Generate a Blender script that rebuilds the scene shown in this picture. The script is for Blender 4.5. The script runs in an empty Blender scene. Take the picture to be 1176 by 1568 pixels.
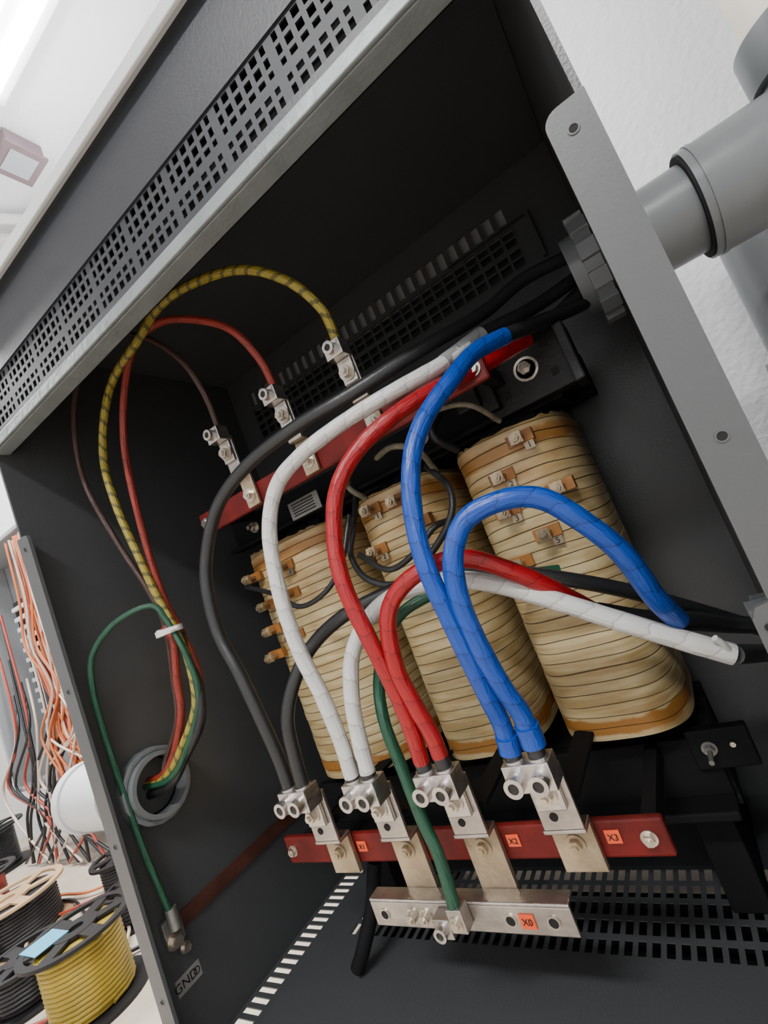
import bpy, math, random
from mathutils import Vector, Matrix
random.seed(7)
S=0.4; FZ=1.75            # local unit = 0.4 m, room floor at z=-1.75 local
def W(p): return Vector((p[0]*S,p[1]*S,(p[2]+FZ)*S))

# ------------------------------------------------------------------ materials
MATS={}
def mat(name,col,rough=.5,metal=0.,bump=0.,bscale=60,var=0.,emit=None,coat=0.,spec=.5):
    if name in MATS: return MATS[name]
    m=bpy.data.materials.new(name); m.use_nodes=True; nt=m.node_tree
    b=nt.nodes['Principled BSDF']
    b.inputs['Base Color'].default_value=(*col,1); b.inputs['Roughness'].default_value=rough
    b.inputs['Metallic'].default_value=metal
    b.inputs['Specular IOR Level'].default_value=spec
    if coat: b.inputs['Coat Weight'].default_value=coat
    tc=nt.nodes.new('ShaderNodeTexCoord')
    if var>0:
        n=nt.nodes.new('ShaderNodeTexNoise'); n.inputs['Scale'].default_value=bscale*.25; n.inputs['Detail'].default_value=5
        r=nt.nodes.new('ShaderNodeValToRGB')
        r.color_ramp.elements[0].position=.3; r.color_ramp.elements[1].position=.7
        r.color_ramp.elements[0].color=(*[c*(1-var) for c in col],1)
        r.color_ramp.elements[1].color=(*[min(1,c*(1+var*.6)) for c in col],1)
        nt.links.new(tc.outputs['Object'],n.inputs['Vector']); nt.links.new(n.outputs['Fac'],r.inputs['Fac'])
        nt.links.new(r.outputs['Color'],b.inputs['Base Color'])
    if bump>0:
        n=nt.nodes.new('ShaderNodeTexNoise'); n.inputs['Scale'].default_value=bscale; n.inputs['Detail'].default_value=3
        bp=nt.nodes.new('ShaderNodeBump'); bp.inputs['Strength'].default_value=bump; bp.inputs['Distance'].default_value=.003
        nt.links.new(tc.outputs['Object'],n.inputs['Vector']); nt.links.new(n.outputs['Fac'],bp.inputs['Height'])
        nt.links.new(bp.outputs['Normal'],b.inputs['Normal'])
    if emit:
        b.inputs['Emission Color'].default_value=(*emit[0],1); b.inputs['Emission Strength'].default_value=emit[1]
    MATS[name]=m; return m

def tape(name,col,period=.075,rough=.34,dark=.72,bands=None,bstr=1.0):
    """vinyl tape spiral wrap following the tube UV (u along length, v around)"""
    m=bpy.data.materials.new(name); m.use_nodes=True; nt=m.node_tree; b=nt.nodes['Principled BSDF']
    b.inputs['Roughness'].default_value=rough
    uv=nt.nodes.new('ShaderNodeUVMap'); sp=nt.nodes.new('ShaderNodeSeparateXYZ'); nt.links.new(uv.outputs[0],sp.inputs[0])
    nz=nt.nodes.new('ShaderNodeTexNoise'); nz.inputs['Scale'].default_value=6; nt.links.new(uv.outputs[0],nz.inputs['Vector'])
    def mth(op,a,bb):
        n=nt.nodes.new('ShaderNodeMath'); n.operation=op
        for i,x in enumerate((a,bb)):
            if x is None: continue
            if isinstance(x,(int,float)): n.inputs[i].default_value=x
            else: nt.links.new(x,n.inputs[i])
        return n.outputs[0]
    u=mth('DIVIDE',sp.outputs['X'],period)
    v=mth('ADD',u,sp.outputs['Y'])
    v=mth('ADD',v,mth('MULTIPLY',nz.outputs['Fac'],.6))
    f=mth('FRACT',v,None)
    r=nt.nodes.new('ShaderNodeValToRGB'); e=r.color_ramp.elements
    if bands is None:
        e[0].position=0; e[0].color=(*[c*dark for c in col],1); e[1].position=.08; e[1].color=(*col,1)
        q=r.color_ramp.elements.new(.9); q.color=(*[min(1,c*1.12) for c in col],1)
    else:
        r.color_ramp.interpolation='CONSTANT'
        e[0].position=0; e[0].color=(*bands,1); e[1].position=.3; e[1].color=(*col,1)
    nt.links.new(f,r.inputs['Fac']); nt.links.new(r.outputs['Color'],b.inputs['Base Color'])
    n2=nt.nodes.new('ShaderNodeTexNoise'); n2.inputs['Scale'].default_value=14; n2.inputs['Detail'].default_value=3; nt.links.new(uv.outputs[0],n2.inputs['Vector'])
    hh=mth('ADD',f,mth('MULTIPLY',n2.outputs['Fac'],.9))
    bp=nt.nodes.new('ShaderNodeBump'); bp.inputs['Strength'].default_value=bstr; bp.inputs['Distance'].default_value=.0022
    nt.links.new(hh,bp.inputs['Height']); nt.links.new(bp.outputs['Normal'],b.inputs['Normal'])
    MATS[name]=m; return m

M_in  = mat('grey_paint_interior_shaded',(.058,.061,.065),.34,0,.12,300)  # same grey paint as the flanges, darkened for the shade inside
M_post= mat('grey_paint_flange_lit',(.075,.079,.083),.42,0,.06,300)  # same grey paint with the light on the flanges put into its colour
M_lip = mat('galvanised_edge',(.21,.24,.245),.4,.2,.3,80,.15)
M_hood= mat('grey_paint_hood_shaded',(.020,.023,.030),.42,0,.1,250)  # same grey paint, shade of the backlit front put into the colour
M_hgr = mat('hood_grille_steel_shaded',(.015,.018,.024),.5)  # grille steel darkened along with the hood to carry its shade
M_gr  = mat('grille_steel',(.045,.048,.050),.5)
M_vblock= mat('vent_light_blocker',(.012,.013,.014),.6)  # added sheet, keeps the bright wall from showing through the vent
M_vlit= mat('vent_lit_wall_backing',(.30,.305,.32),.6)  # added backing, pale colour stands for lit wall seen through the slots
M_roof= mat('roof_blown_out_edge',(.62,.64,.66),.5)  # whitish colour holds the blown-out light on the roof edge
M_blk = mat('black_painted_steel',(.010,.010,.011),.55,0,.3,120,spec=.35)
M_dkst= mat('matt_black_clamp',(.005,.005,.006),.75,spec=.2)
M_iron= mat('core_lamination',(.010,.010,.011),.6,.2,.4,200,.3)
M_rub = mat('black_cable_jacket',(.018,.019,.021),.38,0,.15,200)
M_red = mat('red_busbar_insulator',(.12,.007,.006),.5,0,.25,90,.45,spec=.3)
M_al  = mat('aluminium_lug',(.58,.55,.53),.3,.95,.3,150,.25)
M_tin = mat('tinned_bus_strap',(.40,.32,.22),.42,.75,.4,70,.5)
M_bus = mat('plated_bus_strap',(.47,.43,.40),.32,.9,.25,90,.35)
M_zn  = mat('zinc_bolt',(.56,.51,.44),.32,.95,.2,200,.3)
M_hex = mat('dark_hex_socket',(.035,.033,.030),.5,.5)
M_dark= mat('hole_black',(.004,.004,.004),.8)
M_amb = mat('amber_insulation',(.30,.12,.025),.5,0,.5,90,.5)
M_pvc = mat('grey_pvc',(.155,.168,.177),.35,0,.1,60,.06)
M_pvcl= mat('light_grey_pvc',(.60,.61,.63),.4)
M_pvclit= mat('grey_pvc_lit',(.62,.57,.49),.45)  # grey riser pipe, bright warm light put into its colour
M_org = mat('orange_label',(.75,.08,.02),.6)
M_wht = mat('white_plastic',(.72,.72,.70),.45)
M_copper=mat('brown_ground_strap',(.085,.032,.022),.45,.2,.3,80,.4)
M_gray2=mat('nameplate_foil',(.20,.20,.19),.4,.5,.3,120,.3)
T_white=tape('white_tape',(.56,.56,.55),dark=.62)
T_grey=tape('grey_tape',(.25,.26,.26),.09,dark=.6)
T_red=tape('red_tape',(.30,.005,.010),dark=.45)
T_blue=tape('blue_tape',(.004,.050,.32),dark=.4)
T_green=tape('green_tape',(.010,.065,.034),.14,.45,.7)
T_yel=tape('yellow_banded_tape',(.28,.22,.028),.055,.45,bands=(.10,.085,.015))
T_redh=tape('red_wire_tape',(.20,.020,.012),.11,.45,.45)
T_brn=tape('brown_wire_tape',(.045,.020,.015),.12,.5,.6)
T_blk=tape('black_tape',(.012,.012,.014),.12,.4,.5)

def coil_mat():
    m=bpy.data.materials.new('varnished_coil_tape'); m.use_nodes=True; nt=m.node_tree; b=nt.nodes['Principled BSDF']
    b.inputs['Roughness'].default_value=.42
    tc=nt.nodes.new('ShaderNodeTexCoord'); sp=nt.nodes.new('ShaderNodeSeparateXYZ'); nt.links.new(tc.outputs['Generated'],sp.inputs[0])
    nz=nt.nodes.new('ShaderNodeTexNoise'); nz.inputs['Scale'].default_value=26; nz.inputs['Detail'].default_value=6
    nt.links.new(tc.outputs['Object'],nz.inputs['Vector'])
    mp=nt.nodes.new('ShaderNodeMapping'); mp.inputs['Scale'].default_value=(7,7,70)
    nt.links.new(tc.outputs['Object'],mp.inputs['Vector'])
    n2=nt.nodes.new('ShaderNodeTexNoise'); n2.inputs['Scale'].default_value=1.5; n2.inputs['Detail'].default_value=4; nt.links.new(mp.outputs[0],n2.inputs['Vector'])
    base=nt.nodes.new('ShaderNodeValToRGB'); e=base.color_ramp.elements
    e[0].position=.34; e[0].color=(.40,.28,.12,1); e[1].position=.60; e[1].color=(.58,.47,.26,1)
    nt.links.new(n2.outputs['Fac'],base.inputs['Fac'])
    am=nt.nodes.new('ShaderNodeMath'); am.operation='MULTIPLY_ADD'; am.inputs[1].default_value=.05; nt.links.new(nz.outputs['Fac'],am.inputs[0]); nt.links.new(sp.outputs['Z'],am.inputs[2])
    r=nt.nodes.new('ShaderNodeValToRGB'); r.color_ramp.elements.remove(r.color_ramp.elements[1]); r.color_ramp.elements[0].position=0; r.color_ramp.elements[0].color=(.1,.1,.1,1)
    for p,v in ((.055,.1),(.062,1),(.098,1),(.105,.1),(.16,.0),(.72,.0),(.90,.3),(.935,.3),(.945,.95),(.98,.9),(.995,.2)):
        q=r.color_ramp.elements.new(p); q.color=(v,v,v,1)
    nt.links.new(am.outputs[0],r.inputs['Fac'])
    mx=nt.nodes.new('ShaderNodeMix'); mx.data_type='RGBA'; nt.links.new(r.outputs['Color'],mx.inputs[0]); nt.links.new(base.outputs['Color'],mx.inputs[6]); mx.inputs[7].default_value=(.34,.15,.03,1)
    n3=nt.nodes.new('ShaderNodeTexNoise'); n3.inputs['Scale'].default_value=9; n3.inputs['Detail'].default_value=8; nt.links.new(tc.outputs['Object'],n3.inputs['Vector'])
    r3=nt.nodes.new('ShaderNodeValToRGB'); r3.color_ramp.elements[0].position=.55; r3.color_ramp.elements[0].color=(0,0,0,1); r3.color_ramp.elements[1].position=.70; r3.color_ramp.elements[1].color=(.5,.5,.5,1)
    nt.links.new(n3.outputs['Fac'],r3.inputs['Fac'])
    m2=nt.nodes.new('ShaderNodeMix'); m2.data_type='RGBA'; nt.links.new(r3.outputs['Color'],m2.inputs[0]); nt.links.new(mx.outputs[2],m2.inputs[6]); m2.inputs[7].default_value=(.30,.15,.045,1)
    nt.links.new(m2.outputs[2],b.inputs['Base Color'])
    bp=nt.nodes.new('ShaderNodeBump'); bp.inputs['Strength'].default_value=.35; bp.inputs['Distance'].default_value=.002
    nt.links.new(nz.outputs['Fac'],bp.inputs['Height']); nt.links.new(bp.outputs['Normal'],b.inputs['Normal'])
    return m
M_coil=coil_mat()
M_seam=mat('coil_tape_seam',(.09,.055,.02),.8)

# ------------------------------------------------------------------ geometry builder
def catmull(pts,k=8):
    P=[Vector(p) for p in pts]
    if len(P)<3: return P
    P=[P[0]*2-P[1]]+P+[P[-1]*2-P[-2]]
    out=[]
    for i in range(1,len(P)-2):
        a,b,c,d=P[i-1],P[i],P[i+1],P[i+2]
        for j in range(k):
            t=j/k
            out.append(.5*((2*b)+(c-a)*t+(2*a-5*b+4*c-d)*t*t+(3*b-a-3*c+d)*t**3))
    out.append(P[-2]); return out

class G:
    def __init__(s): s.v=[];s.f=[];s.m=[];s.sm=[];s.uv=[];s.mats=[]
    def mi(s,m):
        if m not in s.mats: s.mats.append(m)
        return s.mats.index(m)
    def add(s,vs,fs,m,smooth=False,uvs=None):
        o=len(s.v); s.v+= [Vector(q) for q in vs]; k=s.mi(m)
        for i,f in enumerate(fs):
            s.f.append([o+q for q in f]); s.m.append(k); s.sm.append(smooth)
            s.uv.append(uvs[i] if uvs else [(0,0)]*len(f))
    def box(s,x0,x1,y0,y1,z0,z1,m,R=None,c=None):
        vs=[Vector((x,y,z)) for x in (x0,x1) for y in (y0,y1) for z in (z0,z1)]
        if R is not None:
            c=Vector(c) if c is not None else sum(vs,Vector())/8
            vs=[c+R@(q-c) for q in vs]
        s.add(vs,[(0,1,3,2),(4,6,7,5),(0,4,5,1),(2,3,7,6),(0,2,6,4),(1,5,7,3)],m)
    def frame(s,p0,p1):
        d=(Vector(p1)-Vector(p0)).normalized()
        a=d.cross(Vector((0,0,1)));
        if a.length<.05: a=d.cross(Vector((1,0,0)))
        a.normalize(); return a,d.cross(a).normalized()
    def cyl(s,p0,p1,r,m,n=24,r2=None,caps=True,smooth=True):
        p0=Vector(p0);p1=Vector(p1); r2=r if r2 is None else r2; a,b=s.frame(p0,p1)
        A=[math.tau*i/n for i in range(n)]
        vs=[p0+(a*math.cos(t)+b*math.sin(t))*r for t in A]+[p1+(a*math.cos(t)+b*math.sin(t))*r2 for t in A]
        s.add(vs,[(i,(i+1)%n,n+(i+1)%n,n+i) for i in range(n)],m,smooth)
        if caps:
            s.add(vs,[tuple(range(n))[::-1],tuple(range(n,2*n))],m,False)
    def ring(s,p0,p1,ro,ri,m,n=40,smooth=True):
        p0=Vector(p0);p1=Vector(p1); a,b=s.frame(p0,p1); A=[math.tau*i/n for i in range(n)]
        vs=[]
        for p,r in ((p0,ro),(p1,ro),(p1,ri),(p0,ri)):
            vs+=[p+(a*math.cos(t)+b*math.sin(t))*r for t in A]
        for k in range(4):
            q=(k+1)%4
            s.add(vs,[(k*n+i,k*n+(i+1)%n,q*n+(i+1)%n,q*n+i) for i in range(n)],m,smooth and k%2==0)
    def tube(s,pts,r,m,n=14,k=8,caps=True,jit=0,smoothpath=True):
        P=catmull(pts,k) if smoothpath else [Vector(p) for p in pts]
        N=len(P); T=[(P[min(i+1,N-1)]-P[max(i-1,0)]).normalized() for i in range(N)]
        a=T[0].orthogonal().normalized(); L=0; rings=[]; Ls=[]
        for i in range(N):
            a=(a-T[i]*a.dot(T[i])).normalized(); b=T[i].cross(a)
            if i: L+=(P[i]-P[i-1]).length
            rr=r(i/(N-1)) if callable(r) else r
            rr*=1+jit*math.sin(L*31)+jit*.6*math.sin(L*77+1)
            rings.append([P[i]+(a*math.cos(math.tau*j/n)+b*math.sin(math.tau*j/n))*rr for j in range(n)]); Ls.append(L)
        vs=[q for rg in rings for q in rg]; fs=[];uv=[]
        for i in range(N-1):
            for j in range(n):
                fs.append((i*n+j,i*n+(j+1)%n,(i+1)*n+(j+1)%n,(i+1)*n+j))
                uv.append([(Ls[i],j/n),(Ls[i],(j+1)/n),(Ls[i+1],(j+1)/n),(Ls[i+1],j/n)])
        s.add(vs,fs,m,True,uv)
        if caps: s.add(rings[0]+rings[-1],[tuple(range(n))[::-1],tuple(range(n,2*n))],m)
    def poly(s,pts,axis,c0,c1,m):
        n=len(pts)
        def mk(p,c):
            return (p[0],c,p[1]) if axis=='y' else ((c,p[0],p[1]) if axis=='x' else (p[0],p[1],c))
        vs=[mk(p,c0) for p in pts]+[mk(p,c1) for p in pts]
        s.add(vs,[tuple(range(n)),tuple(range(n,2*n))[::-1]]+[(i,i+n,(i+1)%n+n,(i+1)%n) for i in range(n)],m)
    def grille(s,axis,c,t,u0,u1,v0,v1,nu,nv,bu,bv,m,vgroups=None,ugroups=None):
        """sheet with punched slots: one welded lattice of quads front and back plus hole walls"""
        us=[];vs_=[]
        for i in range(nu+1):
            w=bu*(ugroups[1] if ugroups and i%ugroups[0]==0 else 1); u=u0+(u1-u0)*i/nu; us+=[u-w/2,u+w/2]
        for j in range(nv+1):
            w=bv*(vgroups.get(j,1) if vgroups else 1); v=v0+(v1-v0)*j/nv; vs_+=[v-w/2,v+w/2]
        def mk(u,v,d): return (u,c+d,v) if axis=='y' else (u,v,c+d)
        V=[mk(u,v,d) for d in (0,t) for v in vs_ for u in us]; nu_=len(us); off=nu_*len(vs_); F=[]
        for j in range(len(vs_)-1):
            for i in range(nu_-1):
                q=(j*nu_+i,j*nu_+i+1,(j+1)*nu_+i+1,(j+1)*nu_+i)
                if i%2==1 and j%2==1:
                    for k in range(4):
                        a,b=q[k],q[(k+1)%4]; F.append((a,b,b+off,a+off))
                else:
                    F.append(q); F.append(tuple(p+off for p in q[::-1]))
        s.add(V,F,m)
    def bolt(s,p,d,r=.02,h=.018,m=None,washer=True,stud=.0):
        m=m or M_zn; p=Vector(p); d=Vector(d).normalized()
        if washer: s.cyl(p,p+d*.005,r*1.45,m,24)
        s.cyl(p+d*.005,p+d*(.005+h),r,m,6,smooth=False)
        if stud: s.cyl(p+d*h,p+d*(h+stud),r*.5,m,12)
    def build(s,name,parent=None,bevel=0):
        vw=[W(q) for q in s.v]
        c=sum(vw,Vector())/len(vw)
        me=bpy.data.meshes.new(name); me.from_pydata([q-c for q in vw],[],s.f); 
        for m in s.mats: me.materials.append(m)
        me.polygons.foreach_set('material_index',s.m); me.polygons.foreach_set('use_smooth',s.sm)
        ul=me.uv_layers.new(name='UVMap'); fl=[c2 for u in s.uv for q in u for c2 in q]
        ul.data.foreach_set('uv',fl)
        me.update(); me.validate()
        o=bpy.data.objects.new(name,me); bpy.context.collection.objects.link(o); o.location=c
        if parent: o.parent=parent
        if bevel:
            b=o.modifiers.new('bevel','BEVEL'); b.width=bevel*S; b.segments=2; b.limit_method='ANGLE'; b.angle_limit=math.radians(50)
        return o
def empty(name):
    e=bpy.data.objects.new(name,None); bpy.context.collection.objects.link(e); return e
def text(body,p,size,m,parent,name,rot=(math.pi/2,0,0)):
    c=bpy.data.curves.new(name,'FONT'); c.body=body; c.size=size*S; c.extrude=.0002; c.align_x='CENTER'; c.align_y='CENTER'; c.materials.append(m)
    o=bpy.data.objects.new(name,c); bpy.context.collection.objects.link(o); o.location=W(p); o.rotation_euler=rot; o.parent=parent; return o

# ------------------------------------------------------------------ room shell
M_wall=mat('painted_wall',(.70,.71,.73),.7,0,.6,70)
M_ceil=mat('textured_ceiling',(.82,.83,.85),.75,0,1.0,55)
M_floor=mat('concrete_floor',(.50,.43,.35),.6,0,.3,40,.15)
g=G(); g.box(-14,4,-6,3.3,-1.95,-1.75,M_floor); g.build('floor')
g=G(); g.box(-14,4,-6,3.3,5,5.2,M_ceil); g.build('ceiling')
g=G(); g.box(-14,4,3.1,3.3,-1.75,5,M_wall); g.build('wall_back')
g=G(); g.box(-14,4,-6.2,-6,-1.75,5,M_wall); g.build('wall_front')
g=G(); g.box(-14.2,-14,-6,3.3,-1.75,5,M_wall); g.build('wall_left')
g=G(); g.box(4,4.2,-6,3.3,-1.75,5,M_wall); g.build('wall_right')

# ------------------------------------------------------------------ enclosure
XL,XR,YF,YB,ZB,ZT,ZL=-2.24,.125,1.0,2.5,-1.5,1.60,1.065
t=.014
enc=empty('transformer_enclosure')
g=G(); g.box(XL-t,XL,YF,YB,ZB,ZT,M_in); 
g.build('left_side_panel',enc)
g=G(); g.box(XR,XR+t,YF,YB,ZB,ZT,M_in); g.build('right_side_panel',enc)
# back panel with vents: lower mesh and a row of taller slots above it
g=G(); GX0,GX1,GZ0,GZ1=-2.08,-.15,1.12,1.33; SZ0,SZ1=1.35,1.45
g.box(XL,XR,YB,YB+t,ZB,GZ0,M_in); g.box(XL,XR,YB,YB+t,SZ1,ZT,M_in); g.box(XL,GX0,YB,YB+t,GZ0,SZ1,M_in); g.box(GX1,XR,YB,YB+t,GZ0,SZ1,M_in); g.box(GX0,GX1,YB,YB+t,GZ1,SZ0,M_in)
g.grille('y',YB-.003,.008,GX0,GX1,GZ0,GZ1,28,4,.014,.012,M_gr,{2:2.2})
g.grille('y',YB-.001,.006,GX0,GX1,SZ0,SZ1,28,1,.026,.008,M_in)
g.box(GX0-.05,GX1+.05,YB+.045,YB+.06,GZ0-.04,SZ1+.04,M_vblock)  # added box behind the vent so its lower slots stay dark
g.box(GX0-.04,GX1+.04,YB+.035,YB+.044,SZ0-.015,SZ1+.02,M_vlit)  # added pale backing, gives the upper slots their lit look
g.box(GX0-.05,GX1+.05,YB+t,YB+.045,SZ1+.03,SZ1+.04,M_vblock); g.box(GX0-.05,GX1+.05,YB+t,YB+.045,GZ0-.04,GZ0-.03,M_vblock)
g.box(GX0-.05,GX0-.04,YB+t,YB+.045,GZ0-.03,SZ1+.03,M_vblock); g.box(GX1+.04,GX1+.05,YB+t,YB+.045,GZ0-.03,SZ1+.03,M_vblock)
g.box(GX1-.35,GX1+.09,YB-.03,YB,GZ1+.005,GZ1+.015,M_gr); g.box(GX1+.075,GX1+.09,YB-.03,YB,GZ0-.02,GZ1+.005,M_gr)
g.build('back_panel',enc)
# roof
g=G(); g.box(XL-.05,XR+.03,YF-.04,YB+.05,ZT,ZT+.02,M_roof); g.box(XL-.05,XR+.03,YF-.055,YF-.04,ZT-.03,ZT+.02,M_roof); g.box(XL,XR,YF,YB,ZT-.012,ZT-.002,M_in)
g.build('roof_panel',enc,.004)
# front hood panel with vent
g=G(); HZ0,HZ1=1.125,1.315
g.box(XL,XR,YF-t,YF,ZL,HZ0,M_hood); g.box(XL,XR,YF-t,YF,HZ1,ZT-.001,M_hood); g.box(XL,XL+.06,YF-t,YF,HZ0,HZ1,M_hood); g.box(XR-.06,XR,YF-t,YF,HZ0,HZ1,M_hood)
g.grille('y',YF-.008,.005,XL+.06,XR-.06,HZ0,HZ1,60,5,.015,.013,M_hgr,{2:2.2},(6,1.9))
g.box(XL,XR,YF+.055,YF+.065,ZL+.0,ZT-.02,M_dkst)  # added dark sheet inside the hood, keeps the vent holes black
g.build('front_hood_panel',enc)
g=G(); g.box(XL,XR,YF-.012,YF+.05,ZL-.012,ZL,M_lip); g.box(XL,XR,YF-.026,YF-.0141,ZL-.012,ZL+.028,M_lip)
g.build('hood_lip',enc,.003)
# front corner flanges
def flange(x0,x1,inner,name):
    g=G(); zt=.665; r=.03
    pts=[(x0,ZB),(x1,ZB)]
    def arc(cx,cz,a0,a1):
        return [(cx+r*math.cos(math.radians(a0+(a1-a0)*i/6)),cz+r*math.sin(math.radians(a0+(a1-a0)*i/6))) for i in range(7)]
    if inner=='left': pts+=[(x1,zt)]+arc(x0+r,zt-r,90,180)
    else: pts+=arc(x1-r,zt-r,0,90)+[(x0,zt)]
    g.poly(pts,'y',YF-t,YF-.0005,M_post)
    cx=(x0+x1)/2
    for z in (.61,.0,-.62,-1.2):
        g.cyl((cx,YF-t-.001,z),(cx,YF-t+.002,z),.008,M_dark,20)
        g.ring((cx,YF-t-.002,z),(cx,YF-t+.001,z),.011,.008,M_post,20)
    g.build(name,enc)
flange(.058,.139,'left','right_front_flange'); flange(XL-.014,-2.165,'right','left_front_flange')
g=G(); g.poly([(.026,-.305),(.036,-.285),(.058,-.28),(.058,-.40),(.026,-.40)],'y',.985,1.0,M_post); g.box(.026,.058,1.0,1.06,-.305,-.292,M_post); g.cyl((.043,.98,-.32),(.043,.99,-.32),.006,M_dark,16)
g.build('flange_bracket',enc)
# floor pan with vents
g=G(); FX0,FX1,FY0,FY1=-1.93,.05,1.66,2.08
g.box(-2.10,XR,YF,FY0,ZB-t,ZB,M_in); g.box(-2.10,FX0,FY0,FY1,ZB-t,ZB,M_in); g.box(FX1,XR,FY0,FY1,ZB-t,ZB,M_in); g.box(-2.10,XR,FY1,YB,ZB-t,ZB,M_in)
g.grille('z',ZB-.005,.004,FX0,FX1,FY0,FY1,44,5,.018,.024,M_in)
g.box(FX0-.02,FX1+.02,FY0-.02,FY1+.02,ZB-.13,ZB-.12,M_dkst)
g.box(XL,-2.10,YF,1.15,ZB-t,ZB,M_in); g.box(XL,-2.10,2.1,YB,ZB-t,ZB,M_in)
g.grille('z',ZB-.006,.005,-2.235,-2.112,1.16,2.09,1,20,.02,.022,M_in)
g.build('floor_pan',enc)
g=G()
for x in (XL+.42,XR-.1):
    g.box(x-.08,x+.08,YF+.06,YB-.06,-1.75,ZB-t,M_blk)
g.box(XL,XR,YF-.0,YF+.02,ZB-.06,ZB-t,M_post)
g.build('base_skids',enc)
# brown strap on left wall, ground lug, sticker
g=G(); g.box(XL,XL+.012,1.1,1.95,-1.06,-1.0,M_copper); g.build('wall_ground_strap',enc)
g=G(); g.box(XL+.0,XL+.03,1.06,1.14,-1.08,-.98,M_gray2); g.bolt((XL+.03,1.09,-1.06),(1,0,0),.022,.03); g.cyl((XL+.05,1.10,-1.02),(XL+.05,1.10,-.94),.022,M_gray2); g.bolt((XL+.03,1.12,-1.11),(1,0,0),.015,.02)
g.build('wall_ground_lug',enc,.003)
M_stk=mat('grey_sticker',(.20,.20,.20),.6)
st=G(); st.box(XL,XL+.002,1.06,1.17,-1.26,-1.20,M_stk); st.build('ground_sticker',enc)
text('GND',(XL+.004,1.10,-1.23),.045,M_blk,enc,'ground_sticker_text',(math.pi/2,0,math.pi/2))
g=G(); g.ring((XL+.002,1.15,-1.23),(XL+.004,1.15,-1.23),.014,.011,M_blk,20); g.build('ground_sticker_mark',enc)

# ------------------------------------------------------------------ transformer
tr=empty('dry_type_transformer')
def coil(name,cx,cy,a,b,z0,z1,nb=30,seed=0):
    rnd=random.Random(seed); g=G(); n=80; e=2/3.1
    def ringp(z,k):
        out=[]
        for i in range(n):
            th=math.tau*i/n; c,s_=math.cos(th),math.sin(th)
            w=1+.005*math.sin(3*th+seed)+.003*math.sin(7*th+seed*2)
            out.append(Vector((cx+(a*k*w)*math.copysign(abs(c)**e,c),cy+(b*k*w)*math.copysign(abs(s_)**e,s_),z+.008*math.sin(th*2+seed)+.002*math.sin(z*60+th*5))))
        return out
    h=(z1-z0)/nb
    def band(rs,m):
        vs=[q for r in rs for q in r]
        g.add(vs,[(p*n+j,p*n+(j+1)%n,(p+1)*n+(j+1)%n,(p+1)*n+j) for p in range(len(rs)-1) for j in range(n)],m,True)
    for i in range(nb):
        zz=z0+i*h; k=1+rnd.uniform(-.004,.005)
        band([ringp(zz+f*h,k+kk) for f,kk in ((.06,-.0008),(.5,.0006),(.94,-.0008))],M_coil)   # flat strip face
        band([ringp(zz+.03*h,k-.007),ringp(zz+.06*h,k-.0008)],M_coil)
        band([ringp(zz+.94*h,k-.0008),ringp(zz+.97*h,k-.007)],M_coil)
        band([ringp(zz+.955*h,k-.008),ringp(zz+1.045*h,k-.008)],M_seam)
    lo,hi=ringp(z0,.99),ringp(z1,.99)
    g.add(lo+hi,[tuple(range(n))[::-1],tuple(range(n,2*n))],M_amb)
    col=ringp(z1-.03,.995); top=[q.copy() for q in ringp(z1,.985)]; inn=[q.copy() for q in ringp(z1,.90)]
    for q in top: q.z=z1+.010+rnd.uniform(0,.010)
    g.add(col+top+inn,[(j,(j+1)%n,n+(j+1)%n,n+j) for j in range(n)]+[(n+j,n+(j+1)%n,2*n+(j+1)%n,2*n+j) for j in range(n)],M_coil,True)
    return g.build(name,tr)
CO=[('coil_1',-1.61,2.09,.31,.36),('coil_2',-.96,2.09,.225,.36),('coil_3',-.44,2.09,.23,.36)]
for i,(nm,cx,cy,a,b) in enumerate(CO): coil(nm,cx,cy,a,b,-.83,.29,28,i+3)
# core and clamps
g=G()
for cx in (-1.61,-.96,-.44): g.box(cx-.12,cx+.12,1.98,2.2,-1.2,.6,M_iron)
for k in range(14):
    y=1.961+k*.019
    g.box(-1.86,-.2,y,y+.016,.36,.60+.002*(k%2),M_iron); g.box(-1.86,-.2,y,y+.016,-1.2,-.92,M_iron)
g.build('laminated_core',tr)
g=G()
g.box(-1.98,-.1,1.86,1.9,.36,.52,M_dkst); g.box(-1.98,-.1,1.80,1.86,.36,.38,M_dkst)
g.box(-1.98,-.1,2.27,2.31,.36,.55,M_dkst)
g.box(-1.98,-.2,1.84,1.88,-1.12,-.9,M_dkst); g.box(-1.98,-.2,1.74,1.84,-1.12,-1.09,M_dkst); g.box(-1.98,-.2,2.27,2.31,-1.12,-.9,M_dkst)
for x in (-1.8,-.30): g.box(x-.06,x+.06,1.86,2.42,-1.5,-1.12,M_dkst)
g.box(-.27,-.09,1.82,1.86,-1.0,-.87,M_dkst)
g.box(-.44,-.09,1.79,1.855,.355,.57,M_blk); g.box(-.445,-.38,1.74,1.86,.385,.55,M_blk); g.box(-.12,-.085,1.72,1.87,.34,.55,M_blk)
g.box(-.52,-.43,1.7,1.8,.42,.52,M_blk)
g.build('core_clamps',tr,.006)
g=G(); g.bolt((-.255,1.79,.475),(0,-1,0),.024,.03,stud=.03); g.ring((-.255,1.79,.475),(-.255,1.785,.475),.044,.02,M_zn,28)
for x,z in ((-.35,.54),(-.17,.53),(-.35,.42),(-.17,.42)): g.box(x-.012,x+.012,1.785,1.79,z-.012,z+.012,M_dark)
for x in (-1.81,-1.2,-.75): g.bolt((x,1.86,.45),(0,-1,0),.022,.02,stud=.03)
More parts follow.
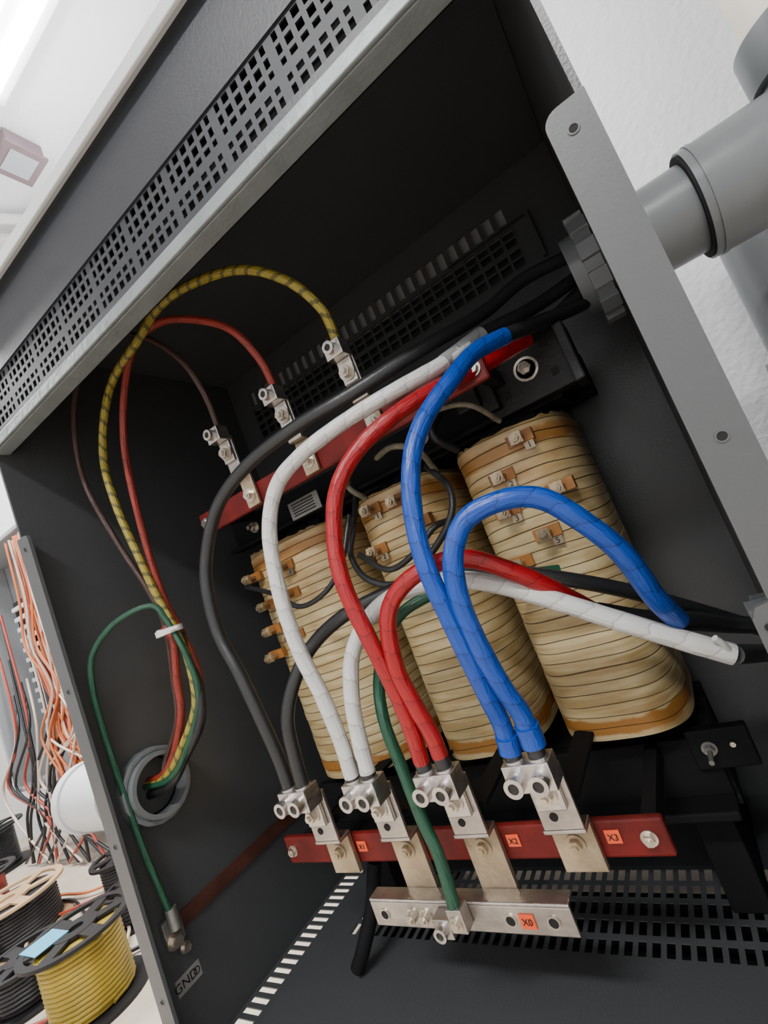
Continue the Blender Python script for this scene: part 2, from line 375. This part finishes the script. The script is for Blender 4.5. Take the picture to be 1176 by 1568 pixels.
g.bolt((-.215,1.82,-.93),(0,-1,0),.016,.02,M_gray2,stud=.07,washer=True); g.bolt((-.145,1.82,-.92),(0,-1,0),.009,.01,washer=False)
g.build('clamp_bolts',tr)
g=G(); g.box(-1.42,-1.24,1.70,1.706,.35,.43,M_gray2); 
for k in range(5): g.box(-1.40,-1.27,1.697,1.70,.362+k*.013,.367+k*.013,M_blk)
g.box(-1.36,-1.33,1.706,1.87,.37,.41,M_blk); g.build('nameplate',tr)
# taps
def tapset(lst,name):
    g=G(); rnd=random.Random(5)
    for (x,z,num) in lst:
        y=1.728
        g.box(x-.045,x+.05,y-.008,y+.03,z-.02,z+.022,M_amb)
        g.box(x-.02,x+.02,y-.05,y+.02,z-.006,z+.006,M_tin)
        g.box(x-.022,x+.022,y-.056,y-.046,z-.02,z+.02,M_tin)
        g.bolt((x,y-.056,z),(0,-1,0),.015,.014,M_tin,stud=.012)
        if num:
            g.box(x+.01,x+.045,y-.014,y-.009,z-.05,z-.022,M_tin)
            text(num,(x+.028,y-.016,z-.036),.03,M_blk,tr,'tap_number')
    g.build(name,tr)
tapset([(-.36,.25,'1'),(-.47,.15,'2'),(-.30,.04,''),(-.50,.03,'3'),(-.40,-.09,'5'),(-.53,-.16,'')],'coil_3_taps')
tapset([(-1.03,.245,'1'),(-.90,.235,''),(-1.07,.08,'2'),(-.84,.12,'')],'coil_2_taps')
tapset([(-1.80,.19,''),(-1.77,.04,''),(-1.79,-.08,''),(-1.83,-.20,''),(-1.66,-.14,''),(-1.58,.18,'1'),(-1.6,.05,'')],'coil_1_taps')
# insulator bars
def bar(name,x0,x1,y0,y1,z0,z1):
    g=G(); g.box(x0,x1,y0,y1,z0,z1,M_red); o=g.build(name,tr,.008); return o
bar('upper_bus_insulator',-1.78,-.32,1.51,1.535,.435,.535)
bar('lower_bus_insulator',-1.765,-.335,1.37,1.395,-.965,-.86)
g=G()
for x in (-1.74,-.36):
    g.box(x-.02,x+.02,1.535,1.87,.46,.51,M_blk); g.bolt((x,1.51,.485),(0,-1,0),.018,.015)
for x in (-1.725,-.385):
    g.box(x-.02,x+.02,1.395,1.85,-.96,-.90,M_dkst); g.bolt((x,1.37,-.912),(0,-1,0),.015,.015,stud=.01)
g.build('insulator_standoffs',tr)
# lower straps + lugs
LX=[-1.455,-1.15,-.865,-.575]
for i,x in enumerate(LX):
    g=G(); zb=-.985 if i not in(1,2) else -1.06
    sw=.060
    g.box(x-sw,x+sw,1.345,1.366,zb,-.85,M_tin)            # plate over insulator
    g.box(x-sw,x+sw,1.3001,1.366,-.85,-.838,M_bus)          # step
    g.box(x-sw*.9,x+sw*.98,1.300,1.314,-.838,-.655,M_bus)          # upper plate
    g.box(x-.02,x+.05,1.366,1.76,-.80,-.785,M_dkst)         # lead back to the coil
    g.bolt((x,1.345,-.905),(0,-1,0),.019,.016,M_tin,stud=.012)
    g.cyl((x-.012,1.298,-.80),(x-.012,1.303,-.80),.012,M_dark,16)
    g.build('bus_strap',tr,.003)
    g=G(); w=.066
    g.box(x-w,x+w,1.215,1.29,-.685,-.61,M_al)
    g.box(x-w*.62,x+w*.62,1.283,1.299,-.775,-.685,M_al)
    for sx in (-.034,.034):
        g.ring((x+sx,1.215,-.65),(x+sx,1.178,-.65),.026,.0145,M_al,24); g.cyl((x+sx,1.215,-.65),(x+sx,1.183,-.65),.0165,M_hex,6,smooth=False)
        g.ring((x+sx,1.25,-.612),(x+sx,1.25,-.604),.030,.024,M_al,24)
    g.bolt((x,1.283,-.73),(0,-1,0),.02,.02,stud=.015)
    g.build('double_barrel_lug',tr,.003)
# labels
for x,s_ in ((-1.365,'X1'),(-.77,'X2'),(-.475,'X3')):
    g=G(); g.box(x-.020,x+.020,1.366,1.3695,-.922,-.886,M_org); g.build('bus_label',tr); text(s_,(x,1.364,-.905),.024,M_blk,tr,'bus_label_text')
# upper straps + lugs
for x in (-1.41,-1.07,-.745):
    g=G()
    g.box(x-.035,x+.035,1.488,1.503,.44,.575,M_tin); g.box(x-.035,x+.035,1.46,1.503,.575,.588,M_bus); g.box(x-.034,x+.034,1.455,1.467,.576,.75,M_bus)
    g.bolt((x,1.488,.49),(0,-1,0),.02,.02,stud=.01)
    g.bolt((x,1.44,.68),(0,-1,0),.022,.02,stud=.015)
    g.build('primary_bus_strap',tr,.003)
    g=G(); g.box(x-.036,x+.036,1.395,1.4549,.73,.79,M_al); g.box(x-.03,x+.03,1.44,1.4549,.64,.73,M_al)
    g.ring((x,1.395,.76),(x,1.368,.76),.022,.012,M_al,24); g.cyl((x,1.395,.76),(x,1.373,.76),.014,M_hex,6,smooth=False)
    g.build('single_barrel_lug',tr,.003)
# neutral bar
g=G(); g.box(-1.34,-.64,1.288,1.300,-1.12,-1.040,M_bus); g.box(-1.34,-.64,1.288,1.345,-1.040,-1.030,M_al)
for x in (-1.15,-.865): g.box(x-.05,x+.05,1.3,1.36,-1.06,-1.041,M_tin)
for x in (-1.29,-.83,-.70): g.cyl((x,1.286,-1.08),(x,1.289,-1.08),.014,M_dark,20); g.ring((x,1.284,-1.08),(x,1.289,-1.08),.019,.014,M_zn,24)
for x in (-1.175,-1.125): g.bolt((x,1.288,-1.08),(0,-1,0),.017,.018,stud=.012)
g.box(-1.07,-1.01,1.24,1.2879,-1.11,-1.05,M_bus); g.ring((-1.04,1.24,-1.08),(-1.04,1.215,-1.08),.021,.012,M_al); g.cyl((-1.04,1.24,-1.08),(-1.04,1.219,-1.08),.014,M_hex,6,smooth=False)
g.box(-1.009,-.955,1.24,1.2879,-1.09,-1.02,M_bus); g.bolt((-.985,1.24,-1.06),(0,-1,0),.014,.01)
g.build('neutral_ground_bar',tr,.003)
g=G(); g.box(-.80,-.755,1.284,1.2875,-1.10,-1.06,M_org); g.build('bus_label',tr); text('X0',(-.777,1.282,-1.08),.026,M_blk,tr,'bus_label_text')

# ------------------------------------------------------------------ cables  (x,y,z in local units)
def zipc(xz,ys): return [(x/100,y,z/100) for (x,z),y in zip(xz,ys)]
R=.0245
def cable(name,parts,end=None):
    e=G()
    for pts,r,m in parts: e.tube(pts,r,m,16,8,jit=.015 if m is not M_rub else 0)
    if end: e.tube([(end,1.25,-.54),(end,1.25,-.60),(end,1.25,-.645)],R,M_rub,16,3)
    return e.build(name)
black1=zipc([(12,81),(3,81),(-15,79),(-30,71),(-50,63),(-72,58),(-97,57),(-121,54),(-140,46),(-152,32),(-157,18),(-158,0),(-153,-16),(-150,-34),(-149,-50),(-149,-63)],[1.97,1.95,1.85,1.72,1.5,1.38,1.34,1.32,1.3,1.28,1.26,1.25,1.24,1.24,1.25,1.25])
black2=zipc([(16,-72),(8,-66),(-10,-47),(-24,-33),(-39,-22),(-58,-12),(-72,-8),(-87,-8),(-106,-10),(-122,-16),(-131,-25),(-138,-37),(-141,-51),(-142,-63)],[2.05,2.0,1.8,1.65,1.55,1.5,1.45,1.4,1.36,1.33,1.28,1.25,1.25,1.25])
cable('power_cable',[(black1,R,M_rub)]); cable('power_cable',[(black2,R,M_rub)])
cable('white_power_cable',[
 (zipc([(12,75),(3,73),(-14,66),(-31,60)],[1.97,1.95,1.8,1.6]),R,M_rub),
 (zipc([(-31,60),(-37,57),(-43,54)],[1.6,1.54,1.48]),R*1.15,T_grey),
 (zipc([(-31,60),(-43,54),(-59,51),(-79,49),(-95,45),(-106,39),(-113,26),(-116,7),(-117,-13),(-116,-32),(-117,-48),(-118.5,-59.5)],[1.6,1.48,1.38,1.33,1.28,1.25,1.22,1.2,1.2,1.22,1.24,1.25]),R*1.06,T_white)],-1.185)
cable('white_power_cable',[
 (zipc([(16,-74),(8,-68),(-3,-50)],[2.02,1.85,1.4]),R,M_rub),
 (zipc([(-3,-50),(-11,-44),(-23,-35),(-36,-25),(-51,-15),(-64,-10),(-81,-9),(-93,-13),(-102,-22),(-107,-35),(-110,-48),(-111.5,-59)],[1.4,1.38,1.36,1.34,1.33,1.33,1.32,1.3,1.27,1.25,1.25,1.25]),R*1.08,T_white),
 (zipc([(-3,-50),(-4,-46),(-5,-44)],[1.39,1.37,1.36]),.008,T_white)],-1.115)
cable('red_power_cable',[
 (zipc([(12,70),(2,68),(-10,59),(-20,54)],[1.97,1.95,1.8,1.7]),R,M_rub),
 (zipc([(-20,54),(-34,49),(-46,46),(-60,42),(-73,36),(-82,27),(-87,13),(-88,-1),(-87,-18),(-87,-35),(-88,-48),(-90,-58)],[1.7,1.55,1.42,1.32,1.26,1.22,1.19,1.17,1.18,1.21,1.23,1.25]),R*1.05,T_red)],-.90)
cable('red_power_cable',[
 (zipc([(17,-72),(9,-65),(-7,-52),(-19,-43),(-30,-34)],[2.04,2.0,1.8,1.62,1.5]),R,M_rub),
 (zipc([(-30,-34),(-35,-24),(-42,-14),(-51,-6),(-61,-4),(-72,-7),(-79,-14),(-83,-28),(-83,-40),(-82.5,-50),(-83,-57)],[1.5,1.38,1.3,1.25,1.22,1.2,1.19,1.2,1.22,1.24,1.25]),lambda q:R*(.75+.3*min(1,q*8)),T_red)],-.83)
cable('blue_power_cable',[
 (zipc([(11,65),(1,63),(-8,59),(-23,52)],[1.97,1.95,1.8,1.5]),R,M_rub),
 (zipc([(-23,52),(-31,49),(-38,42),(-47,34),(-53,24),(-57,10),(-58,-4),(-58,-22),(-59,-40),(-60,-50),(-61,-58)],[1.5,1.4,1.3,1.23,1.18,1.15,1.13,1.15,1.2,1.24,1.25]),R*1.08,T_blue),
 (zipc([(-60.3,-54),(-60.8,-57),(-61.2,-59)],[1.245,1.25,1.25]),R*1.25,T_blue)],-.61)
cable('blue_power_cable',[
 (zipc([(18,-74),(8,-65),(-2,-52),(-11,-39)],[2.04,2.0,1.7,1.4]),R,M_rub),
 (zipc([(-11,-39),(-13,-30),(-15,-17),(-20,-6),(-26,2),(-34,5),(-44,4),(-50,-3),(-53,-13),(-54,-26),(-54,-39),(-53.5,-49),(-54,-57)],[1.4,1.32,1.26,1.22,1.2,1.18,1.16,1.14,1.14,1.16,1.2,1.24,1.25]),R*1.12,T_blue),
 (zipc([(-53.6,-52),(-53.8,-55),(-54,-58)],[1.245,1.25,1.25]),R*1.35,T_blue)],-.54)
cable('green_ground_cable',[(zipc([(-40,-22),(-66,-15),(-78,-14),(-89,-17),(-97,-26),(-102,-36),(-102,-47),(-101,-62),(-100,-76),(-98,-88),(-98.5,-103)],[1.68,1.55,1.45,1.4,1.36,1.34,1.3,1.29,1.28,1.27,1.26]),.020,T_green)])
cable('tap_jumper_wire',[(zipc([(-184,16),(-158,7),(-142,-2),(-126,0),(-117,9),(-111,26)],[1.7,1.6,1.55,1.55,1.6,1.68]),.011,M_rub)])
cable('tap_jumper_wire',[(zipc([(-111,36),(-113,20),(-116,10),(-109,-1),(-96,-7),(-81,-3),(-67,7),(-64,18),(-73,31)],[1.8,1.7,1.66,1.6,1.58,1.58,1.6,1.65,1.74]),.013,M_rub)])
cable('tap_jumper_wire',[(zipc([(-112,9),(-98,-1),(-85,1),(-75,7),(-70,8)],[1.66,1.6,1.6,1.62,1.68]),.012,M_rub)])
M_lead=mat('braided_lead',(.20,.18,.13),.6,0,.6,200,.4)
cable('coil_lead_wire',[(zipc([(-66,48),(-53,45),(-44,41),(-40,34)],[1.72,1.62,1.62,1.74]),.010,M_lead)])
cable('coil_lead_wire',[(zipc([(-91,43),(-77,41),(-69,36),(-70,28)],[1.72,1.6,1.62,1.74]),.012,M_lead)])
cable('coil_lead_wire',[(zipc([(-112,43),(-106,36),(-104,30)],[1.8,1.68,1.74]),.012,M_lead),(zipc([(-60,50),(-64,40),(-60,32)],[1.8,1.70,1.78]),.016,M_rub)])

r=.0165
yel=zipc([(-74,76),(-73,81),(-72,90),(-78,103),(-91,115),(-111,123),(-131,126),(-148,121),(-170,116),(-183,104),(-193,87),(-194,66),(-192,44),(-190,25),(-186,6),(-185,-8),(-187,-24),(-197,-37),(-210,-47),(-235,-50)],[1.42,1.42,1.38,1.34,1.3,1.28,1.27,1.26,1.26,1.25,1.25,1.25,1.26,1.27,1.28,1.28,1.26,1.22,1.19,1.18])
cable('yellow_primary_wire',[(yel,r,T_yel)])
reh=zipc([(-106.5,74),(-105,79),(-104,90),(-109,104),(-123,116),(-138,123),(-154,122),(-169,109),(-180,90),(-185,68),(-189,42),(-190,21),(-186,5),(-184,-12),(-188,-27),(-196,-40),(-209,-49),(-235,-52)],[1.42,1.42,1.38,1.34,1.31,1.29,1.28,1.28,1.28,1.28,1.29,1.3,1.3,1.3,1.28,1.22,1.2,1.2])
cable('red_primary_wire',[(reh,r*.9,T_redh)])
brh=zipc([(-140.5,74),(-139,79),(-136,93),(-138,108),(-149,124),(-165,132),(-186,128),(-199,112),(-206,84),(-200,53),(-193,29),(-191,11),(-197,-11),(-200,-27),(-211,-41),(-215,-48),(-235,-50)],[1.42,1.42,1.38,1.34,1.3,1.26,1.24,1.22,1.22,1.24,1.26,1.27,1.27,1.25,1.22,1.19,1.2])
cable('brown_primary_wire',[(brh,r*.7,T_brn)])
cable('red_primary_wire',[(zipc([(-191,11),(-189,3),(-193,-11),(-196,-25),(-205,-40),(-214,-47),(-235,-48)],[1.27,1.27,1.26,1.25,1.22,1.19,1.2]),r,T_redh)])
cable('black_primary_wire',[(zipc([(-186,6),(-185,-8),(-183,-20),(-186,-31),(-198,-42),(-210,-51),(-235,-54)],[1.29,1.29,1.27,1.25,1.22,1.19,1.18]),r*1.15,T_blk)])
cable('green_primary_ground_wire',[(zipc([(-219,-100),(-219,-80),(-219.5,-63),(-219.5,-22),(-217,0),(-212,12),(-202,20),(-191,21),(-187,12),(-182,-5),(-183,-21),(-193,-37),(-207,-48),(-235,-49)],[1.1,1.08,1.07,1.06,1.06,1.08,1.15,1.24,1.26,1.26,1.26,1.22,1.18,1.17]),r*.75,T_green)])
g=G(); c=Vector((-1.885,1.265,.085))
g.ring(c-Vector((.0,0,.012)),c+Vector((0,0,.012)),.055,.045,M_wht,24); g.box(c.x-.07,c.x-.045,c.y-.012,c.y+.012,c.z-.012,c.z+.02,M_wht); g.box(c.x+.03,c.x+.10,c.y-.03,c.y-.02,c.z-.004,c.z+.006,M_wht)
g.build('cable_tie')
cable('black_flex_conduit',[([(-1.56,1.6,-1.12),(-1.62,1.56,-1.28),(-1.68,1.5,-1.40),(-1.73,1.48,-1.47)],.030,M_dkst)])

# ------------------------------------------------------------------ conduits
def castnut(g,x0,x1,y,z,ro,ri,m,n=12):
    g.ring((x0,y,z),(x1,y,z),ro*.93,ri,m,48)
    for i in range(n):
        a=math.tau*i/n; Rm=Matrix.Rotation(a,3,'X')
        g.box(x0-.004,x1+.004,-.03+y,.03+y,z+ro*.88,z+ro,m,R=Rm,c=(x0,y,z))
pv=empty('grey_pvc_conduit')
g=G(); g.ring((-.0,2.0,.74),(.45,2.0,.74),.149,.132,M_pvc,56); g.build('pipe_stub',pv)
g=G(); castnut(g,.045,.10,2.0,.74,.205,.15,M_pvc); g.build('conduit_locknut',pv,.003)
g=G(); g.ring((.402,2.0,.74),(.66,2.0,.74),.18,.15,M_pvc,56); g.ring((.395,2.0,.74),(.402,2.0,.74),.172,.15,M_dark,56); g.ring((.425,2.0,.74),(.44,2.0,.74),.184,.151,M_pvc,56)
arc=[(.62+.22*math.sin(a),2.0,.96-.22*math.cos(a)) for a in [math.pi/2*i/10 for i in range(11)]]
g.tube(arc,.165,M_pvc,40,2,caps=False); g.ring((.84,2,.94),(.84,2,1.08),.19,.151,M_pvc,56)
g.build('elbow_and_coupling',pv)
g=G(); g.cyl((.84,2,1.06),(.84,2,5),.15,M_pvclit,48); g.build('riser_pipe',pv)
g=G(); g.cyl((.72,2.75,-1.75),(.72,2.75,.9),.16,M_pvc,40); g.cyl((.72,2.75,.05),(.72,2.75,.22),.19,M_pvc,40); g.build('vertical_grey_conduit')
pl=empty('left_pvc_conduit')
g=G(); castnut(g,XL,XL+.05,1.2,-.5,.150,.118,M_pvc,16); g.ring((XL+.02,1.2,-.5),(XL+.085,1.2,-.5),.13,.112,M_pvc,40); g.build('bushing',pl,.003)
g=G(); g.ring((XL-.20,1.2,-.5),(XL,1.2,-.5),.13,.11,M_pvcl,40); g.ring((XL-.52,1.2,-.5),(XL-.18,1.2,-.5),.15,.12,M_pvcl,48); g.ring((XL-.56,1.2,-.5),(XL-.50,1.2,-.5),.160,.121,M_pvcl,48)
g.cyl((XL-.55,1.2,-.5),(XL-.53,1.2,-.5),.13,M_pvcl,32)
g.build('coupling',pl)
pr=empty('lower_pvc_conduit'); g=G(); castnut(g,.08,.12,2.03,-.72,.17,.14,M_pvc); g.ring((.10,2.03,-.72),(.6,2.03,-.72),.14,.125,M_pvc,48); g.build('locknut_and_stub',pr)

# ------------------------------------------------------------------ room contents to the left
def spool(x,y,Rr,h,col,fl,label=None,tilt=0,core=.7):
    e=empty('wire_spool'); z0=-1.75; g=G()
    g.cyl((x,y,z0),(x,y,z0+.02),Rr,fl,48); g.ring((x,y,z0+h-.02),(x,y,z0+h),Rr,Rr*.86,fl,48); g.ring((x,y,z0+h-.02),(x,y,z0+h),Rr*.4,Rr*.14,fl,32)
    for i in range(6):
        a=math.tau*i/6; g.box(x+Rr*.38,x+Rr*.88,y-.04,y+.04,z0+h-.018,z0+h-.002,fl,R=Matrix.Rotation(a,3,'Z'),c=(x,y,z0+h))
    g.cyl((x,y,z0+.02),(x,y,z0+h-.02),Rr*.35,fl,32)
    if label: g.box(x-Rr*.75,x-Rr*.05,y-Rr*.7,y-Rr*.1,z0+h,z0+h+.004,label)
    g.build('spool_frame',e)
    g=G(); n=max(6,int((h-.06)/.026)); pts=[]
    for i in range(n*16+1):
        a=math.tau*i/16; pts.append((x+Rr*core*math.cos(a),y+Rr*core*math.sin(a),z0+.04+(h-.08)*i/(n*16)))
    g.tube(pts,.0145,col,8,1,smoothpath=False); g.cyl((x,y,z0+.03),(x,y,z0+h-.03),Rr*core-.005,col,40)
    g.build('wound_wire',e)
Y_w=mat('yellow_wire',(.33,.23,.02),.45,0,0,60,.25); R_w=mat('red_wire',(.36,.05,.03),.45); K_w=mat('black_wire',(.012,.012,.015),.45)
O_w=mat('orange_wire',(.60,.17,.06),.5); P_w=mat('pink_white_wire',(.62,.50,.42),.5); Wood=mat('plywood_flange',(.46,.30,.16),.6,0,.3,30,.3)
Lb=mat('blue_label',(.08,.36,.55),.5)
spool(-3.77,1.36,.30,.44,Y_w,M_blk,Lb)
spool(-4.50,1.32,.28,.26,K_w,M_blk)
spool(-5.65,1.65,.40,.34,K_w,Wood,None,0,.8)
spool(-4.95,2.25,.26,.30,K_w,M_blk)
spool(-6.75,1.7,.40,.4,R_w,M_blk); spool(-6.0,.9,.30,.4,O_w,Wood); spool(-8.4,2.4,.4,.5,K_w,M_blk); spool(-7.9,1.5,.35,.4,Y_w,Wood)
spool(-4.30,1.95,.2,.26,K_w,M_blk)
spool(-5.25,1.0,.3,.36,K_w,M_blk)
e=G()
for k in range(9):
    rr=random.Random(k); pts=[(-8+i*.52+rr.uniform(-.2,.2),1.0+.12*k+rr.uniform(-.25,.25)+i*.03,-1.735+.004*k) for i in range(9)]
    e.tube(pts,.012,[R_w,O_w,R_w,K_w,R_w,P_w,K_w][k%7],8,6)
e.build('loose_floor_wires')
cab=empty('open_electrical_cabinet')
M_cab=mat('cabinet_grey',(.34,.36,.38),.4,.1,.1,50)
g=G(); g.box(-7.6,-5.05,3.06,3.09,-.9,1.9,M_cab); g.box(-7.6,-7.55,2.55,3.06,-.9,1.9,M_cab); g.box(-5.10,-5.05,2.55,3.06,-.9,1.9,M_cab); g.box(-7.55,-5.10,2.55,3.06,1.85,1.9,M_cab); g.box(-7.55,-5.10,2.55,3.06,-.9,-.85,M_cab)
g.build('cabinet_box',cab,.01)
g=G()
for k in range(4): g.box(-7.2+k*.42,-6.92+k*.42,2.9,3.05,-.3,1.3,M_blk); 
for k in range(12): g.box(-7.18,-6.0,2.86,2.9,-.25+k*.13,-.2+k*.13,M_pvcl)
g.build('breakers',cab)
g=G()
for k in range(44):
    rr=random.Random(100+k); x=-5.75+rr.uniform(-.28,.2); y=2.52+rr.uniform(-.04,.08)
    pts=[(x+.05,y,1.75),(x+rr.uniform(-.1,.1),y,1.1),(x+rr.uniform(-.16,.16),y-.02,.6),(x+rr.uniform(-.15,.15),y,.1),(x+rr.uniform(-.35,.25),y-.03,-.35),(x+rr.uniform(-.6,.4),y-.02,-.8+rr.uniform(-.3,.3))]
    g.tube(pts,.013,[O_w,O_w,P_w,R_w,P_w,O_w][k%6],6,6)
g.build('wire_bundle',cab)
g=G()
for k in range(22):
    rr=random.Random(300+k); x=-6.6+rr.uniform(-.9,1.3)
    pts=[(x,2.7,.2+rr.random()),(x+.3,2.55,-.2),(x+rr.uniform(-.4,.4),2.52,-.8),(x+rr.uniform(-.6,.6),2.5,-1.2),(x+rr.uniform(-.6,.6),2.5,-1.7)]
    g.tube(pts,.016,[K_w,P_w,K_w,R_w,K_w][k%5],6,6)
g.build('hanging_wires',cab)
# ceiling things upper left
M_pur=mat('brown_fixture_trim',(.16,.11,.12),.5)
g=G(); g.box(-3.95,-3.62,2.42,2.74,4.85,4.99,M_pur); g.box(-3.97,-3.60,2.40,2.76,4.82,4.85,M_pur); g.box(-3.91,-3.66,2.46,2.70,4.815,4.82,M_cab); g.build('ceiling_vent_box',None,.01)
g=G(); g.cyl((-5.0,2.0,4.9),(-4.4,3.0,4.9),.05,M_wht,20); g.cyl((-5.3,2.0,4.9),(-4.7,3.0,4.9),.05,M_wht,20); g.build('ceiling_pipes')

# ------------------------------------------------------------------ lights
M_tube=mat('fluorescent_tube',(.9,.9,.9),.5,emit=((.93,.97,1.0),30))
def fixture(x,y,w,d,power):
    e=empty('ceiling_light'); g=G(); g.box(x-w/2,x+w/2,y-d/2,y+d/2,4.93,4.998,M_wht); g.build('fixture_body',e,.01)
    g=G()
    for k in (-1,0,1): g.cyl((x-w/2+.05,y+k*d*.3,4.89),(x+w/2-.05,y+k*d*.3,4.89),.05,M_tube,16)
    g.build('fixture_tubes',e)
    L=bpy.data.lights.new('fixture_lamp','AREA'); L.shape='RECTANGLE'; L.size=w*S; L.size_y=d*S; L.energy=power; L.color=(1,.985,.96)
    o=bpy.data.objects.new('fixture_lamp',L); bpy.context.collection.objects.link(o); o.location=W((x,y,4.83)); o.parent=e
fixture(-2.75,2.0,1.3,.7,85)
fixture(-.2,-3.2,3.0,.5,60)
fixture(-7.5,.5,3.0,.5,80)
wd=bpy.data.worlds.new('world'); bpy.context.scene.world=wd; wd.use_nodes=True; wd.node_tree.nodes['Background'].inputs[0].default_value=(.5,.55,.6,1); wd.node_tree.nodes['Background'].inputs[1].default_value=.3

# ------------------------------------------------------------------ camera
cd=bpy.data.cameras.new('camera'); cam=bpy.data.objects.new('camera',cd); bpy.context.collection.objects.link(cam)
cx=Vector((.7913,.4922,-.3627)); cv=Vector((-.3673,-.0917,-.9256)); cw=Vector((-.4888,.8657,.1082))
Mx=Matrix((cx,-cv,-cw)).transposed().to_4x4(); Mx.translation=W((0,0,0)); cam.matrix_world=Mx
cd.sensor_fit='AUTO'; cd.sensor_width=36; cd.lens=16.99; cd.clip_start=.01; cd.clip_end=100
bpy.context.scene.camera=cam
